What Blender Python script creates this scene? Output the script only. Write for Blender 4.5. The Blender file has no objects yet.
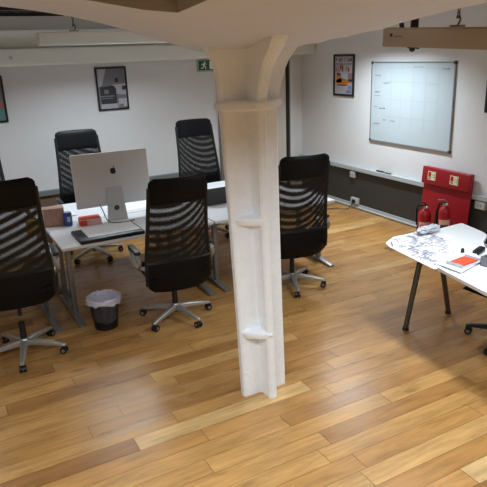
import bpy, bmesh, math, random
from mathutils import Vector, Matrix
R_ = math.radians
sc = bpy.context.scene
COL = sc.collection
rnd = random.Random(7)

# ------------------------------------------------------------------ materials
def lin(c):
    return tuple(((v/255)/12.92 if v/255 <= .04045 else ((v/255+.055)/1.055)**2.4) for v in c) + (1,)

def mat(name, c, rough=.5, metal=0, var=0, vscale=8, bump=0, bscale=60, spec=.5, emit=None, estr=0):
    m = bpy.data.materials.new(name); m.use_nodes = True
    nt = m.node_tree; N = nt.nodes; L = nt.links
    b = N['Principled BSDF']
    b.inputs['Base Color'].default_value = lin(c)
    b.inputs['Roughness'].default_value = rough
    b.inputs['Metallic'].default_value = metal
    b.inputs['Specular IOR Level'].default_value = spec
    tc = N.new('ShaderNodeTexCoord')
    if var:
        n = N.new('ShaderNodeTexNoise'); n.inputs['Scale'].default_value = vscale; n.inputs['Detail'].default_value = 5
        L.new(tc.outputs['Object'], n.inputs['Vector'])
        mx = N.new('ShaderNodeMix'); mx.data_type = 'RGBA'
        mx.inputs['A'].default_value = tuple(max(0, v*(1-var)) for v in lin(c)[:3])+(1,)
        mx.inputs['B'].default_value = tuple(min(1, v*(1+var)) for v in lin(c)[:3])+(1,)
        L.new(n.outputs['Fac'], mx.inputs['Factor']); L.new(mx.outputs['Result'], b.inputs['Base Color'])
    if bump:
        n2 = N.new('ShaderNodeTexNoise'); n2.inputs['Scale'].default_value = bscale; n2.inputs['Detail'].default_value = 4
        L.new(tc.outputs['Object'], n2.inputs['Vector'])
        bp = N.new('ShaderNodeBump'); bp.inputs['Strength'].default_value = bump; bp.inputs['Distance'].default_value = .01
        L.new(n2.outputs['Fac'], bp.inputs['Height']); L.new(bp.outputs['Normal'], b.inputs['Normal'])
    if emit:
        b.inputs['Emission Color'].default_value = lin(emit); b.inputs['Emission Strength'].default_value = estr
    return m

M = {}
M['wall'] = mat('wall_paint', (226, 228, 230), .75, var=.03, vscale=2, bump=.15, bscale=40)
M['dado'] = mat('dado_charcoal', (52, 52, 50), .55, var=.12, vscale=3)
M['dado_brown'] = mat('dado_taupe', (112, 98, 84), .6, var=.1, vscale=3)
M['rail'] = mat('trunking_grey', (176, 182, 184), .45, var=.05)
M['rail_dark'] = mat('trunking_greygreen', (120, 128, 128), .45, var=.06)
M['ceil'] = mat('ceiling_paint', (226, 224, 218), .8, var=.04, vscale=2, bump=.2, bscale=30)
M['iron'] = mat('white_painted_iron', (243, 246, 250), .5, var=.06, vscale=14, bump=.55, bscale=55)
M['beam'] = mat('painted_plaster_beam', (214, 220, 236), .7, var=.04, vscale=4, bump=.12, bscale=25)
M['beam_side'] = mat('shaded_beam_side', (164, 156, 148), .8, var=.06, vscale=5)  # darker than the soffit paint: coffer shade put into the colour
M['duct'] = mat('duct_white', (222, 222, 214), .6, var=.04, vscale=3)
M['desk'] = mat('desk_white_laminate', (238, 240, 243), .32, var=.015, vscale=3)
M['desk_edge'] = mat('desk_edge_grey', (190, 192, 194), .45)
M['alu'] = mat('grey_painted_steel', (140, 138, 134), .42, metal=.55, var=.06, vscale=20)
M['alu_dark'] = mat('dark_steel', (92, 88, 84), .4, metal=.6, var=.08, vscale=20)
M['silver'] = mat('castor_base_aluminium', (176, 172, 166), .38, metal=.6, var=.06, vscale=20)
M['leather'] = mat('black_leather', (8, 8, 11), .5, var=.2, vscale=40, bump=.12, bscale=160, spec=.2)
M['fabric'] = mat('black_frame', (9, 9, 11), .5, var=.2, vscale=30)
M['plastic'] = mat('black_plastic', (22, 22, 23), .38, var=.1, vscale=30)
M['armpad'] = mat('arm_pad_black', (34, 35, 40), .4, var=.1, vscale=30)
M['white_plastic'] = mat('white_plastic', (225, 225, 220), .4, var=.02)
M['socket'] = mat('socket_grey_white', (186, 186, 182), .45, var=.02)
M['imac'] = mat('brushed_aluminium', (226, 229, 232), .45, metal=.12, var=.03, vscale=6)
M['imac_stand'] = mat('stand_aluminium', (208, 211, 213), .42, metal=.15, var=.03)
M['black'] = mat('matte_black', (14, 14, 15), .5, var=.1)
M['screen'] = mat('screen_black', (10, 10, 12), .15)
M['paper'] = mat('white_paper', (240, 241, 244), .7, var=.01, vscale=5)
M['greypaper'] = mat('grey_print', (176, 180, 186), .7, var=.05)
M['ink'] = mat('ink_grey', (176, 176, 192), .7, var=.2, vscale=30)
M['inkdark'] = mat('ink_dark', (134, 132, 150), .7, var=.2, vscale=30)
M['inkred'] = mat('ink_red', (206, 172, 184), .7)
M['red'] = mat('fire_red', (168, 22, 34), .38, var=.08, vscale=10)
M['redboard'] = mat('fire_point_red', (150, 18, 32), .42, var=.06, vscale=5)
M['cream'] = mat('cream_sticker', (226, 214, 176), .5)
M['greenlab'] = mat('label_green', (120, 160, 120), .5)
M['exit'] = mat('exit_green', (14, 92, 58), .45, var=.04)
M['exit_frame'] = mat('exit_frame', (170, 188, 172), .5)
M['frame'] = mat('frame_black', (24, 24, 26), .4, var=.1)
M['wb'] = mat('whiteboard_enamel', (192, 205, 211), .25, var=.015, vscale=3)
M['wbframe'] = mat('whiteboard_frame', (160, 164, 166), .35, metal=.6)
M['wbgrid'] = mat('whiteboard_line', (170, 186, 190), .5)
M['pen'] = mat('marker_grey', (122, 138, 144), .5)
M['penred'] = mat('marker_red', (170, 120, 132), .5)
M['fixture'] = mat('fixture_beige', (186, 170, 146), .55, var=.03, vscale=3)
M['fixture_white'] = mat('fixture_white', (226, 224, 214), .5, var=.02)
M['tube'] = mat('lamp_tube', (240, 245, 250), .4, emit=(235, 244, 255), estr=2.0)
M['chain'] = mat('chain_steel', (96, 92, 88), .35, metal=.8)
M['liner'] = mat('bin_liner', (206, 200, 214), .45, var=.06, vscale=20, bump=.8, bscale=40)
M['clear'] = mat('clear_plastic_wrap', (206, 208, 216), .25, var=.14, vscale=40, bump=.9, bscale=60)
M['orange'] = mat('orange_card', (222, 82, 44), .5, var=.15, vscale=30)
M['redbox'] = mat('red_carton', (214, 74, 52), .5, var=.08, vscale=20)
M['pink'] = mat('pale_pink_card', (226, 180, 172), .6, var=.06, vscale=20)
M['blue'] = mat('blue_can', (38, 66, 142), .35, var=.25, vscale=30)
M['carton'] = mat('patterned_carton', (176, 138, 124), .6, var=.35, vscale=26)
M['yellow'] = mat('yellow_card', (214, 170, 50), .6)
M['greybin'] = mat('grey_basket', (122, 122, 126), .45, var=.25, vscale=60)
M['darkgrey'] = mat('laptop_dark_grey', (62, 60, 60), .5, var=.05)
M['navy'] = mat('folder_black', (26, 26, 34), .42, var=.1)
M['pic_sky'] = mat('print_pale', (178, 184, 190), .5)
M['pic_mid'] = mat('print_grey', (118, 120, 126), .5, var=.15, vscale=14)
M['pic_dark'] = mat('print_dark', (48, 48, 52), .5, var=.3, vscale=20)
M['pic_lilac'] = mat('print_light', (182, 178, 188), .5, var=.12, vscale=20)
M['pic_navy'] = mat('print_navy', (52, 56, 92), .5)
M['pic_red'] = mat('print_crimson', (170, 56, 78), .5)
M['pic_orange'] = mat('print_orange', (196, 124, 44), .5, var=.3, vscale=24)
M['pic_blue'] = mat('print_blue', (170, 192, 214), .5)
M['pic_teal'] = mat('print_teal', (96, 140, 140), .5, var=.1)
M['pic_rose'] = mat('print_rose', (166, 116, 112), .5, var=.1)
M['pic_violet'] = mat('print_violet', (128, 130, 176), .5)
M['doorgrey'] = mat('door_paint', (212, 208, 200), .6, var=.03)
M['gap'] = mat('dark_seal', (40, 40, 40), .6)
M['gapgrey'] = mat('grey_seal', (112, 114, 114), .6)

def wire_mesh(name, c, freq, angle, thr):
    """woven net: threads opaque, holes open"""
    m = bpy.data.materials.new(name); m.use_nodes = True
    nt = m.node_tree; N = nt.nodes; L = nt.links
    b = N['Principled BSDF']; b.inputs['Base Color'].default_value = lin(c); b.inputs['Roughness'].default_value = .5
    tc = N.new('ShaderNodeTexCoord'); sp = N.new('ShaderNodeSeparateXYZ'); L.new(tc.outputs['Object'], sp.inputs[0])
    def mth(op, a, bb):
        n = N.new('ShaderNodeMath'); n.operation = op
        for i, v in enumerate((a, bb)):
            if v is None: continue
            if isinstance(v, (int, float)): n.inputs[i].default_value = v
            else: L.new(v, n.inputs[i])
        return n.outputs[0]
    k = 2*math.pi*freq
    def wave(ca, sa):
        u = mth('ADD', mth('MULTIPLY', sp.outputs['X'], k*ca), mth('MULTIPLY', sp.outputs['Z'], k*sa))
        return mth('GREATER_THAN', mth('SINE', u, None), thr)
    hole = mth('MULTIPLY', wave(math.cos(angle), math.sin(angle)), .85)
    tr = N.new('ShaderNodeBsdfTransparent'); mix = N.new('ShaderNodeMixShader')
    L.new(hole, mix.inputs[0]); L.new(b.outputs[0], mix.inputs[1]); L.new(tr.outputs[0], mix.inputs[2])
    L.new(mix.outputs[0], N['Material Output'].inputs['Surface'])
    return m
M['net_a'] = wire_mesh('net_front', (9, 9, 11), 210, .05, .5)
M['net_b'] = wire_mesh('net_rear', (9, 9, 11), 216.5, -.015, .5)

def bin_mesh():
    m = bpy.data.materials.new('bin_wire'); m.use_nodes = True
    nt = m.node_tree; N = nt.nodes; L = nt.links
    b = N['Principled BSDF']; b.inputs['Base Color'].default_value = lin((24, 24, 26)); b.inputs['Roughness'].default_value = .45
    tc = N.new('ShaderNodeTexCoord'); v = N.new('ShaderNodeTexVoronoi'); v.inputs['Scale'].default_value = 230
    L.new(tc.outputs['Object'], v.inputs['Vector'])
    g = N.new('ShaderNodeMath'); g.operation = 'LESS_THAN'; g.inputs[1].default_value = .42; L.new(v.outputs['Distance'], g.inputs[0])
    tr = N.new('ShaderNodeBsdfTransparent'); mix = N.new('ShaderNodeMixShader')
    L.new(g.outputs[0], mix.inputs[0]); L.new(b.outputs[0], mix.inputs[1]); L.new(tr.outputs[0], mix.inputs[2])
    L.new(mix.outputs[0], N['Material Output'].inputs['Surface'])
    return m
M['binwire'] = bin_mesh()

def oak():
    m = bpy.data.materials.new('oak_boards'); m.use_nodes = True
    nt = m.node_tree; N = nt.nodes; L = nt.links
    b = N['Principled BSDF']
    at = N.new('ShaderNodeAttribute'); at.attribute_name = 'plank'; sp = N.new('ShaderNodeSeparateColor'); L.new(at.outputs['Color'], sp.inputs[0])
    tc = N.new('ShaderNodeTexCoord')
    off = N.new('ShaderNodeCombineXYZ')
    mu = N.new('ShaderNodeMath'); mu.operation = 'MULTIPLY'; mu.inputs[1].default_value = 37; L.new(sp.outputs[1], mu.inputs[0])
    L.new(mu.outputs[0], off.inputs[0]); L.new(mu.outputs[0], off.inputs[2])
    add = N.new('ShaderNodeVectorMath'); L.new(tc.outputs['Object'], add.inputs[0]); L.new(off.outputs[0], add.inputs[1])
    mp = N.new('ShaderNodeMapping'); mp.inputs['Scale'].default_value = (1.6, 16, 1); L.new(add.outputs[0], mp.inputs['Vector'])
    g = N.new('ShaderNodeTexNoise'); g.inputs['Scale'].default_value = 2.2; g.inputs['Detail'].default_value = 7; g.inputs['Roughness'].default_value = .6; g.inputs['Distortion'].default_value = .6
    L.new(mp.outputs[0], g.inputs['Vector'])
    mp2 = N.new('ShaderNodeMapping'); mp2.inputs['Scale'].default_value = (1.1, 4.2, 1); L.new(add.outputs[0], mp2.inputs['Vector'])
    g2 = N.new('ShaderNodeTexNoise'); g2.inputs['Scale'].default_value = 2.0; g2.inputs['Detail'].default_value = 3; L.new(mp2.outputs[0], g2.inputs['Vector'])
    cr = N.new('ShaderNodeValToRGB')
    cr.color_ramp.elements[0].position = 0; cr.color_ramp.elements[0].color = lin((138, 93, 52))
    cr.color_ramp.elements[1].position = 1; cr.color_ramp.elements[1].color = lin((214, 179, 124))
    e = cr.color_ramp.elements.new(.35); e.color = lin((178, 129, 72))
    e = cr.color_ramp.elements.new(.7); e.color = lin((194, 147, 87))
    L.new(sp.outputs[0], cr.inputs[0])
    r1 = N.new('ShaderNodeMapRange'); r1.inputs['From Min'].default_value = .3; r1.inputs['From Max'].default_value = .7; r1.inputs['To Min'].default_value = .76; r1.inputs['To Max'].default_value = 1.14
    L.new(g.outputs['Fac'], r1.inputs['Value'])
    r2 = N.new('ShaderNodeMapRange'); r2.inputs['From Min'].default_value = .3; r2.inputs['From Max'].default_value = .7; r2.inputs['To Min'].default_value = .8; r2.inputs['To Max'].default_value = 1.14
    L.new(g2.outputs['Fac'], r2.inputs['Value'])
    m1 = N.new('ShaderNodeMath'); m1.operation = 'MULTIPLY'; L.new(r1.outputs[0], m1.inputs[0]); L.new(r2.outputs[0], m1.inputs[1])
    vm = N.new('ShaderNodeVectorMath'); vm.operation = 'SCALE'; L.new(cr.outputs['Color'], vm.inputs[0]); L.new(m1.outputs[0], vm.inputs['Scale'])
    # dark knots
    vk = N.new('ShaderNodeTexVoronoi'); vk.inputs['Scale'].default_value = 1.0
    mpk = N.new('ShaderNodeMapping'); mpk.inputs['Scale'].default_value = (1.5, 4, 1); L.new(add.outputs[0], mpk.inputs['Vector']); L.new(mpk.outputs[0], vk.inputs['Vector'])
    rk = N.new('ShaderNodeMapRange'); rk.inputs['From Min'].default_value = .02; rk.inputs['From Max'].default_value = .14; rk.inputs['To Min'].default_value = .62; rk.inputs['To Max'].default_value = 1
    L.new(vk.outputs['Distance'], rk.inputs['Value'])
    vm2 = N.new('ShaderNodeVectorMath'); vm2.operation = 'SCALE'; L.new(vm.outputs[0], vm2.inputs[0]); L.new(rk.outputs[0], vm2.inputs['Scale'])
    L.new(vm2.outputs[0], b.inputs['Base Color'])
    rr = N.new('ShaderNodeMapRange'); rr.inputs['To Min'].default_value = .22; rr.inputs['To Max'].default_value = .36; L.new(g2.outputs['Fac'], rr.inputs['Value'])
    L.new(rr.outputs[0], b.inputs['Roughness'])
    bp = N.new('ShaderNodeBump'); bp.inputs['Strength'].default_value = .08; bp.inputs['Distance'].default_value = .003
    L.new(g.outputs['Fac'], bp.inputs['Height']); L.new(bp.outputs[0], b.inputs['Normal'])
    b.inputs['Specular IOR Level'].default_value = .45
    return m
M['oak'] = oak()
M['oakgap'] = mat('board_joint', (104, 68, 36), .8)

# ------------------------------------------------------------------ mesh builder
class MB:
    def __init__(s): s.bm = bmesh.new()
    def box(s, c, d, rot=None, bev=0, seg=2):
        r = bmesh.ops.create_cube(s.bm, size=1)
        vs = r['verts']
        bmesh.ops.scale(s.bm, verts=vs, vec=d)
        if bev:
            es = list({e for v in vs for e in v.link_edges})
            o = bmesh.ops.bevel(s.bm, geom=es, offset=bev, segments=seg, profile=.5, affect='EDGES')
            vs = list({v for f in o['faces'] for v in f.verts} | {v for v in vs if v.is_valid})
        if rot is not None: bmesh.ops.rotate(s.bm, verts=vs, matrix=rot)
        bmesh.ops.translate(s.bm, verts=vs, vec=c)
        return s
    def cone(s, p0, p1, r0, r1=None, seg=16, caps=True):
        p0, p1 = Vector(p0), Vector(p1); r1 = r0 if r1 is None else r1
        d = p1-p0
        r = bmesh.ops.create_cone(s.bm, cap_ends=caps, segments=seg, radius1=r0, radius2=r1, depth=d.length)
        bmesh.ops.rotate(s.bm, verts=r['verts'], matrix=Vector((0, 0, 1)).rotation_difference(d).to_matrix())
        bmesh.ops.translate(s.bm, verts=r['verts'], vec=(p0+p1)/2)
        return s
    def ball(s, c, rx, ry=None, rz=None, seg=12):
        r = bmesh.ops.create_uvsphere(s.bm, u_segments=seg, v_segments=max(6, seg//2+2), radius=1)
        bmesh.ops.scale(s.bm, verts=r['verts'], vec=(rx, ry or rx, rz or rx))
        bmesh.ops.translate(s.bm, verts=r['verts'], vec=c)
        return s
    def tube(s, pts, r, seg=8, closed=False, flat=1.0, up=(0, 0, 1)):
        pts = [Vector(p) for p in pts]; n = len(pts); rings = []
        for i, p in enumerate(pts):
            a = pts[i-1] if (i > 0 or closed) else p
            b = pts[(i+1) % n] if (i < n-1 or closed) else p
            t = (b-a).normalized()
            u = Vector(up)
            if abs(t.dot(u)) > .95: u = Vector((0, 1, 0)) if abs(t.y) < .9 else Vector((1, 0, 0))
            x = t.cross(u).normalized(); y = x.cross(t).normalized()
            rr = r[i] if isinstance(r, (list, tuple)) else r
            rings.append([s.bm.verts.new(p + x*math.cos(k*2*math.pi/seg)*rr + y*math.sin(k*2*math.pi/seg)*rr*flat) for k in range(seg)])
        for i in range(n if closed else n-1):
            A, B = rings[i], rings[(i+1) % n]
            for k in range(seg): s.bm.faces.new((A[k], A[(k+1) % seg], B[(k+1) % seg], B[k]))
        if not closed:
            s.bm.faces.new(rings[0][::-1]); s.bm.faces.new(rings[-1])
        return s
    def prism(s, poly, z0, z1, fn=None):
        """poly: list of 2d points extruded z0..z1; fn maps (x,y,z) to 3d"""
        fn = fn or (lambda x, y, z: (x, y, z))
        a = [s.bm.verts.new(fn(x, y, z0)) for x, y in poly]; b = [s.bm.verts.new(fn(x, y, z1)) for x, y in poly]
        n = len(poly)
        s.bm.faces.new(a[::-1]); s.bm.faces.new(b)
        for i in range(n): s.bm.faces.new((a[i], a[(i+1) % n], b[(i+1) % n], b[i]))
        return s
    def loft(s, rings, caps=True):
        R = [[s.bm.verts.new(p) for p in r] for r in rings]; n = len(R[0])
        for A, B in zip(R, R[1:]):
            for k in range(n): s.bm.faces.new((A[k], A[(k+1) % n], B[(k+1) % n], B[k]))
        if caps: s.bm.faces.new(R[0][::-1]); s.bm.faces.new(R[-1])
        return s
    def lathe(s, prof, c=(0, 0, 0), seg=24, caps=True):
        return s.loft([[(c[0]+r*math.cos(k*2*math.pi/seg), c[1]+r*math.sin(k*2*math.pi/seg), c[2]+z) for k in range(seg)] for r, z in prof], caps)
    def sheet(s, fn, nu, nv, thick=0):
        """fn(u,v) -> (front point, back point) or a point; u,v in 0..1"""
        F = [[None]*(nv+1) for _ in range(nu+1)]; B = [[None]*(nv+1) for _ in range(nu+1)]
        two = None
        for i in range(nu+1):
            for j in range(nv+1):
                q = fn(i/nu, j/nv)
                if len(q) == 2:
                    two = True; F[i][j] = s.bm.verts.new(q[0]); B[i][j] = s.bm.verts.new(q[1])
                else: F[i][j] = s.bm.verts.new(q)
        for i in range(nu):
            for j in range(nv):
                s.bm.faces.new((F[i][j], F[i+1][j], F[i+1][j+1], F[i][j+1]))
                if two: s.bm.faces.new((B[i][j], B[i][j+1], B[i+1][j+1], B[i+1][j]))
        if two:
            for i in range(nu):
                s.bm.faces.new((F[i][0], B[i][0], B[i+1][0], F[i+1][0])); s.bm.faces.new((F[i][nv], F[i+1][nv], B[i+1][nv], B[i][nv]))
            for j in range(nv):
                s.bm.faces.new((F[0][j], F[0][j+1], B[0][j+1], B[0][j])); s.bm.faces.new((F[nu][j], B[nu][j], B[nu][j+1], F[nu][j+1]))
        return s
    def build(s, name, m, parent=None, smooth=False, loc=None, fix=True):
        if fix: bmesh.ops.recalc_face_normals(s.bm, faces=s.bm.faces)
        me = bpy.data.meshes.new(name); s.bm.to_mesh(me); s.bm.free()
        for mm in (m if isinstance(m, (list, tuple)) else [m]): me.materials.append(mm)
        if smooth:
            for f in me.polygons: f.use_smooth = True
            try: me.set_sharp_from_angle(angle=R_(40))
            except Exception: pass
        o = bpy.data.objects.new(name, me); COL.objects.link(o)
        if parent: o.parent = parent
        if loc: o.location = loc
        return o

def tag(o, label=None, cat=None, group=None, kind=None):
    if label: o['label'] = label
    if cat: o['category'] = cat
    if group: o['group'] = group
    if kind: o['kind'] = kind
    return o
def thing(name, label, cat, loc=(0, 0, 0), rz=0, group=None):
    o = bpy.data.objects.new(name, None); COL.objects.link(o); o.empty_display_size = .1
    o.location = loc; o.rotation_euler = (0, 0, rz)
    return tag(o, label, cat, group)
def copy_tree(o, parent=None):
    c = o.copy(); COL.objects.link(c)
    if parent: c.parent = parent
    for ch in list(o.children): copy_tree(ch, c)
    return c
def struct(o): o['kind'] = 'structure'; return o
def smoothpath(pts, n=6):
    pts = [Vector(p) for p in pts]; out = []
    for i in range(len(pts)-1):
        p0 = pts[max(i-1, 0)]; p1 = pts[i]; p2 = pts[i+1]; p3 = pts[min(i+2, len(pts)-1)]
        for k in range(n):
            t = k/n
            out.append(.5*((2*p1)+(p2-p0)*t+(2*p0-5*p1+4*p2-p3)*t*t+(-p0+3*p1-3*p2+p3)*t**3))
    out.append(pts[-1]); return out
def lerp_tab(tab, x):
    if x <= tab[0][0]: return tab[0][1]
    for (a, va), (b, vb) in zip(tab, tab[1:]):
        if x <= b: return va+(vb-va)*(x-a)/(b-a)
    return tab[-1][1]

# ------------------------------------------------------------------ camera
CAMH = 2.25
f, pit, rol, yaw = 582.89, R_(18.16045), R_(-2.13807), R_(28.0540)
c, s = math.cos(pit), math.sin(pit)
F0 = Vector((0, c, -s)); U0 = Vector((0, s, c)); R0 = Vector((1, 0, 0))
Rv = math.cos(rol)*R0+math.sin(rol)*U0; Uv = -math.sin(rol)*R0+math.cos(rol)*U0
rot = Matrix.Rotation(-yaw, 3, 'Z')
Rv, Uv, Fv = rot@Rv, rot@Uv, rot@F0
cam = bpy.data.cameras.new('camera'); co = bpy.data.objects.new('camera', cam); COL.objects.link(co)
cam.sensor_width = 36; cam.sensor_fit = 'HORIZONTAL'; cam.lens = f/487*36; cam.clip_start = .05
mw = Matrix.Identity(4)
for i in range(3):
    mw[i][0] = Rv[i]; mw[i][1] = Uv[i]; mw[i][2] = -Fv[i]
mw[0][3] = 0; mw[1][3] = 0; mw[2][3] = CAMH
co.matrix_world = mw
sc.camera = co

# ------------------------------------------------------------------ room
XW, YW = 5.42, 8.0          # right wall plane, back wall plane
XL, YF, ZC = -3.2, -2.6, 2.95
def floor():
    bm = bmesh.new(); col = bm.loops.layers.float_color.new('plank')
    W = .136; g = .0011
    fixed = {}   # joints that can be read off the photograph: (row, x)
    y0 = 2.505 - 40*W
    def row_of(y): return int(math.floor((y-y0)/W))
    for x, y in [(1.81, 2.43), (1.853, 2.14), (1.696, 2.70), (2.412, 2.58), (1.095, 2.54), (.637, 4.0), (2.145, 2.87), (1.149, 3.72)]:
        fixed.setdefault(row_of(y), []).append(x)
    TONES = [(2.45, 1.749, .95), (.866, 4.042, .42), (.408, 3.618, .45), (3.0, 2.45, .2), (2.75, 2.42, .25), (1.216, 3.718, .75), (1.296, 3.306, .3), (1.756, 3.588, .32), (1.741, 2.292, .7), (2.139, 1.979, .75), (1.868, 2.677, .38), (1.239, 2.351, .68), (1.148, 2.817, .4), (1.088, 3.158, .6), (3.041, 2.688, .28), (2.08, 2.247, .62)]
    ny = int((YW-y0)/W)+1
    base = [bm.verts.new(p) for p in ((XL, YF, -.004), (XW, YF, -.004), (XW, YW, -.004), (XL, YW, -.004))]
    fb = bm.faces.new(base); fb.material_index = 1
    for r in range(ny):
        ya, yb = y0+r*W, min(y0+(r+1)*W, YW)
        if yb < YF: continue
        ya = max(ya, YF)
        xs = sorted(fixed.get(r, []))
        x = (xs[0] if xs else XL + rnd.uniform(0, 1.4))
        cuts = set(xs)
        q = x
        while q > XL: q -= rnd.choice((.95, 1.25, 1.6, 1.9)); cuts.add(max(q, XL))
        q = xs[-1] if xs else x
        if not xs: cuts.add(x)
        while q < XW: q += rnd.choice((.95, 1.25, 1.6, 1.9)); cuts.add(min(q, XW))
        cuts = sorted(cuts); cuts[0] = XL; cuts[-1] = XW
        for xa, xb in zip(cuts, cuts[1:]):
            if xb-xa < .01: continue
            v = [bm.verts.new(p) for p in ((xa+g*1.3, ya+g, 0), (xb-g*1.3, ya+g, 0), (xb-g*1.3, yb-g, 0), (xa+g*1.3, yb-g, 0))]
            t = min(1, max(0, rnd.gauss(.48, .15))); k = rnd.random()
            for tx, ty, tv in TONES:
                if xa <= tx < xb and ya <= ty < yb: t = tv
            fc = bm.faces.new(v)
            for l in fc.loops: l[col] = (t, k, 0, 1)
    me = bpy.data.meshes.new('floor'); bm.to_mesh(me); bm.free()
    me.materials.append(M['oak']); me.materials.append(M['oakgap'])
    o = bpy.data.objects.new('floor', me); COL.objects.link(o)
    return struct(o)
floor()
T = .15
struct(MB().box(((XL+XW)/2, YW+T/2, ZC/2), (XW-XL+2*T, T, ZC)).build('wall_back', M['wall']))
struct(MB().box((XW+T/2, (YF+YW)/2, ZC/2), (T, YW-YF, ZC)).build('wall_right', M['wall']))
struct(MB().box((XL-T/2, (YF+YW)/2, ZC/2), (T, YW-YF, ZC)).build('wall_left', M['wall']))
struct(MB().box(((XL+XW)/2, YF-T/2, ZC/2), (XW-XL+2*T, T, ZC)).build('wall_front', M['wall']))
struct(MB().box(((XL+XW)/2, (YF+YW)/2, ZC+.05), (XW-XL+2*T, YW-YF+2*T, .1)).build('ceiling', M['ceil']))
# dark dado boards and grey trunking on top of them
struct(MB().box((XW-.006, (YF+7.985)/2, .29), (.012, 7.985-YF, .56)).build('trim_1', M['dado']))
struct(MB().box((XW-.03, (YF+7.985)/2, .592), (.06, 7.985-YF, .06), bev=.006).build('trim_2', M['rail']))
struct(MB().box(((XL+3.86)/2, YW-.006, .27), (3.86-XL, .012, .53)).build('trim_3', M['dado_brown']))
struct(MB().box(((XL+3.86)/2, YW-.025, .555), (3.86-XL, .05, .07), bev=.006).build('trim_4', M['rail_dark']))
mb = MB().tube([(XW-.03, YF+.02, .022), (XW-.03, 7.95, .022)], .014, 8); mb.box((XW-.016, (YF+7.98)/2, .035), (.02, 7.96-YF, .07))
struct(mb.build('baseboard_right', M['rail'], smooth=True))
struct(MB().box(((XL+3.86)/2, YW-.016, .04), (3.86-XL, .018, .08)).build('baseboard_back', M['rail_dark']))
# boxed ducts along the top of the back wall
struct(MB().box(((XL+XW)/2-.001, 7.8, 2.285), (XW-XL-.004, .4, .2), bev=.03, seg=3).build('trim_5', M['duct'], smooth=True))
struct(MB().box(((XL+XW)/2-.001, 7.865, 2.49), (XW-XL-.004, .27, .205), bev=.012).build('trim_6', M['duct']))
# pipe collars / a small junction on the lower duct
mb = MB()
for x in (1.05, 3.62): mb.cone((x, 7.585, 2.285), (x, 7.6, 2.285), .02, .016, 10)
struct(mb.build('trim_7', M['rail']))
# door behind the column
d = MB().box((4.53, YW-.02, 1.0), (1.13, .036, 2.0), bev=.004).build('door_1', M['doorgrey']); struct(d)
MB().box((3.93, YW-.022, 1.02), (.035, .04, 2.04)).build('door_seal', M['gapgrey'], d)
MB().box((5.135, YW-.022, 1.06), (.04, .04, 2.12)).build('door_seal', M['gap'], d)
MB().box((4.0, YW-.03, 1.02), (.06, .06, 2.04), bev=.004).build('door_frame', M['wall'], d)
MB().box((5.2, YW-.03, 1.06), (.07, .06, 2.12), bev=.004).build('door_frame', M['wall'], d)
MB().tube([(4.14, YW-.045, 1.0), (4.14, YW-.09, 1.0), (4.26, YW-.09, 1.0)], .01, 8).build('door_handle', M['alu'], d)

# vaulted beams that spring from the column
ZX_L = [(-3.3, 2.60), (0.2, 2.535), (.457, 2.518), (.732, 2.481), (.885, 2.451), (1.045, 2.41), (1.272, 2.343), (1.485, 2.283), (1.56, 2.262), (1.62, 2.255), (1.95, 2.255), (2.093, 2.274), (2.384, 2.334), (2.695, 2.392), (3.029, 2.455), (3.454, 2.523), (4.2, 2.60), (5.5, 2.66)]
ZY_T = [(-3, 2.62), (.5, 2.54), (1.3, 2.485), (1.9, 2.435), (2.26, 2.405), (2.56, 2.37), (2.9, 2.31), (3.1, 2.26), (3.45, 2.255)]
def soffit(x, y):
    zx = lerp_tab(ZX_L, x)
    if x < 1.6: zx -= .05*(3.4-max(2.26, min(y, 3.4)))/1.14*min(1, (1.6-x)/.3)
    return max(zx, lerp_tab(ZY_T, y))
def beam_mesh():
    xs = [XL+.01+i*.2 for i in range(21)] + [.953]
    xs += [.953+.0475*i for i in range(1, 31)]
    xs = [x for x in xs if x < 2.375] + [2.38] + [2.38+.16*i for i in range(1, 19)] + [XW-.005]
    xs = sorted(set(round(x, 4) for x in xs if x <= XW-.005))
    ys = sorted(set([YF+.01+.25*i for i in range(19)] + [2.26, 2.4, 2.56, 2.7, 2.9, 3.0, 3.1, 3.2, 3.3, 3.4]))
    ys = [y for y in ys if y <= 3.4]
    def inside(xm, ym):
        if .953 < xm < 2.38: return True
        if xm <= .953: return ym > 2.26
        return ym > 2.9
    bm = bmesh.new(); lo = {}; hi = {}
    def v(d, i, j, top):
        if (i, j) not in d: d[(i, j)] = bm.verts.new((xs[i], ys[j], ZC-.002 if top else soffit(xs[i], ys[j])))
        return d[(i, j)]
    cells = {(i, j) for i in range(len(xs)-1) for j in range(len(ys)-1) if inside((xs[i]+xs[i+1])/2, (ys[j]+ys[j+1])/2)}
    for i, j in cells:
        bm.faces.new((v(lo, i, j, 0), v(lo, i, j+1, 0), v(lo, i+1, j+1, 0), v(lo, i+1, j, 0)))
        bm.faces.new((v(hi, i, j, 1), v(hi, i+1, j, 1), v(hi, i+1, j+1, 1), v(hi, i, j+1, 1)))
        for (di, dj, a, b) in ((-1, 0, (0, 0), (0, 1)), (1, 0, (1, 1), (1, 0)), (0, -1, (1, 0), (0, 0)), (0, 1, (0, 1), (1, 1))):
            if (i+di, j+dj) not in cells:
                A = (i+a[0], j+a[1]); B = (i+b[0], j+b[1])
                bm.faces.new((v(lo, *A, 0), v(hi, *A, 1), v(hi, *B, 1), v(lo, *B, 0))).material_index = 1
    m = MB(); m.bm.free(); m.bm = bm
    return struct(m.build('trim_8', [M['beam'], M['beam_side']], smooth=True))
beam_mesh()

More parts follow.
